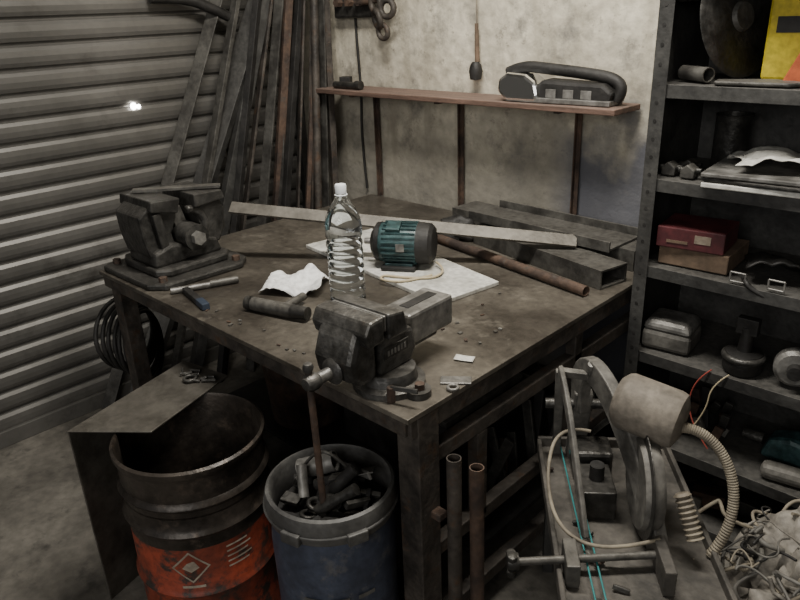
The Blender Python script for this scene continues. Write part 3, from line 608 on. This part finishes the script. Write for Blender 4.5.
for k in range(9):
    q=Vector((random.uniform(.02,.3),random.uniform(-.3,.25),Z+.012)); bar('swarf_%d'%k,q,q+Vector((random.uniform(-.04,.04),random.uniform(-.04,.04),.006)),.012,.008,random.choice([m_cast,m_rust,m_steel]))
for k,x in enumerate((.05,.072)): cyl('teal_rod_%d'%k,(x,.29,Z+.03),(x+.01,-.33,Z+.03),.0022,m_tealw,seg=10)
cable('wire_loop',[(.10,.12,Z+.18),(.02,.12,Z+.2),(-.02,.02,Z+.12),(.0,-.10,Z+.05),(.10,-.18,Z+.06),(.22,-.14,Z+.07)],.0045,m_hose)
hp=bez([Vector(p) for p in [(.28,-.01,.72),(.35,-.03,.73),(.41,-.07,.64),(.40,-.11,.54),(.34,-.12,.45)]],30)
cable('hose_core',hp,.009,m_hose)
for i in range(len(hp)-1):
    p=hp[i].lerp(hp[i+1],.5); torus('hose_rib_%d'%i,p,.009,.0032,m_hose,normal=hp[i+1]-hp[i],seg=14)
    torus('hose_rib_b%d'%i,hp[i],.009,.0032,m_hose,normal=hp[i+1]-hp[i],seg=14)
pr=[]
for k in range(9): pr+=[(.014,k*.012),(.02,k*.012+.006)]
lathe('spring_cover',[(0,0)]+pr+[(0,.11)],m_hose,(.27,-.09,.60),(.30,-.15,.50))
resetM(); group('chop_saw')
blob('sack_body',(-.20,1.51,.21),(.17,.16,.24),m_sack,amp=.45,freq=5,sub=5,seed=5,flatz=-.21,crease=True)
for k in range(70):
    a=random.uniform(0,6.28); c=Vector((-.22+.13*math.cos(a),1.49+.12*math.sin(a),.43+random.random()*.05)); pts=[c]
    for j in range(4): pts.append(pts[-1]+Vector((random.uniform(-.05,.05),random.uniform(-.05,.05),random.uniform(-.045,.03))))
    cable('strand_%d'%k,pts,random.uniform(.002,.006),random.choice([m_sack,m_hose,m_greyp,m_dark,m_greyp,m_sack]))
group('rubbish_sack')
# ================================================================ LIGHT / CAMERA
w=bpy.data.worlds.new('world'); scn.world=w; w.use_nodes=True; w.node_tree.nodes['Background'].inputs[0].default_value=(.96,.97,1,1); w.node_tree.nodes['Background'].inputs[1].default_value=.28
def area(n,loc,tgt,size,e,col):
    l=bpy.data.lights.new(n,'AREA'); l.shape='RECTANGLE'; l.size=size[0]; l.size_y=size[1]; l.energy=e; l.color=col
    o=bpy.data.objects.new(n,l); COL.objects.link(o); o.location=loc; o.rotation_euler=(Vector(tgt)-Vector(loc)).to_track_quat('-Z','Y').to_euler(); return o
area('doorway_daylight',(.4,-2.2,2.3),(-1.3,1.6,.8),(1.8,1.2),46,(1,.98,.94))
area('ceiling_lamp',(-1.0,1.25,2.9),(-1.3,1.75,.8),(1.3,.2),84,(1,.955,.87))
Fv=Vector((-.6487,.6565,-.3851));Rv=Vector((.7216,.6913,-.0372))
Rv=(Rv-Fv*Rv.dot(Fv)/Fv.dot(Fv)).normalized(); Fv.normalize(); Uv=Rv.cross(Fv)
cam=bpy.data.cameras.new('camera'); co=bpy.data.objects.new('camera',cam); COL.objects.link(co)
cam.sensor_width=36; cam.lens=702.7*36/800; cam.clip_start=.02
co.matrix_world=Matrix((( Rv.x,Uv.x,-Fv.x,0),(Rv.y,Uv.y,-Fv.y,0),(Rv.z,Uv.z,-Fv.z,1.63),(0,0,0,1)))
scn.camera=co
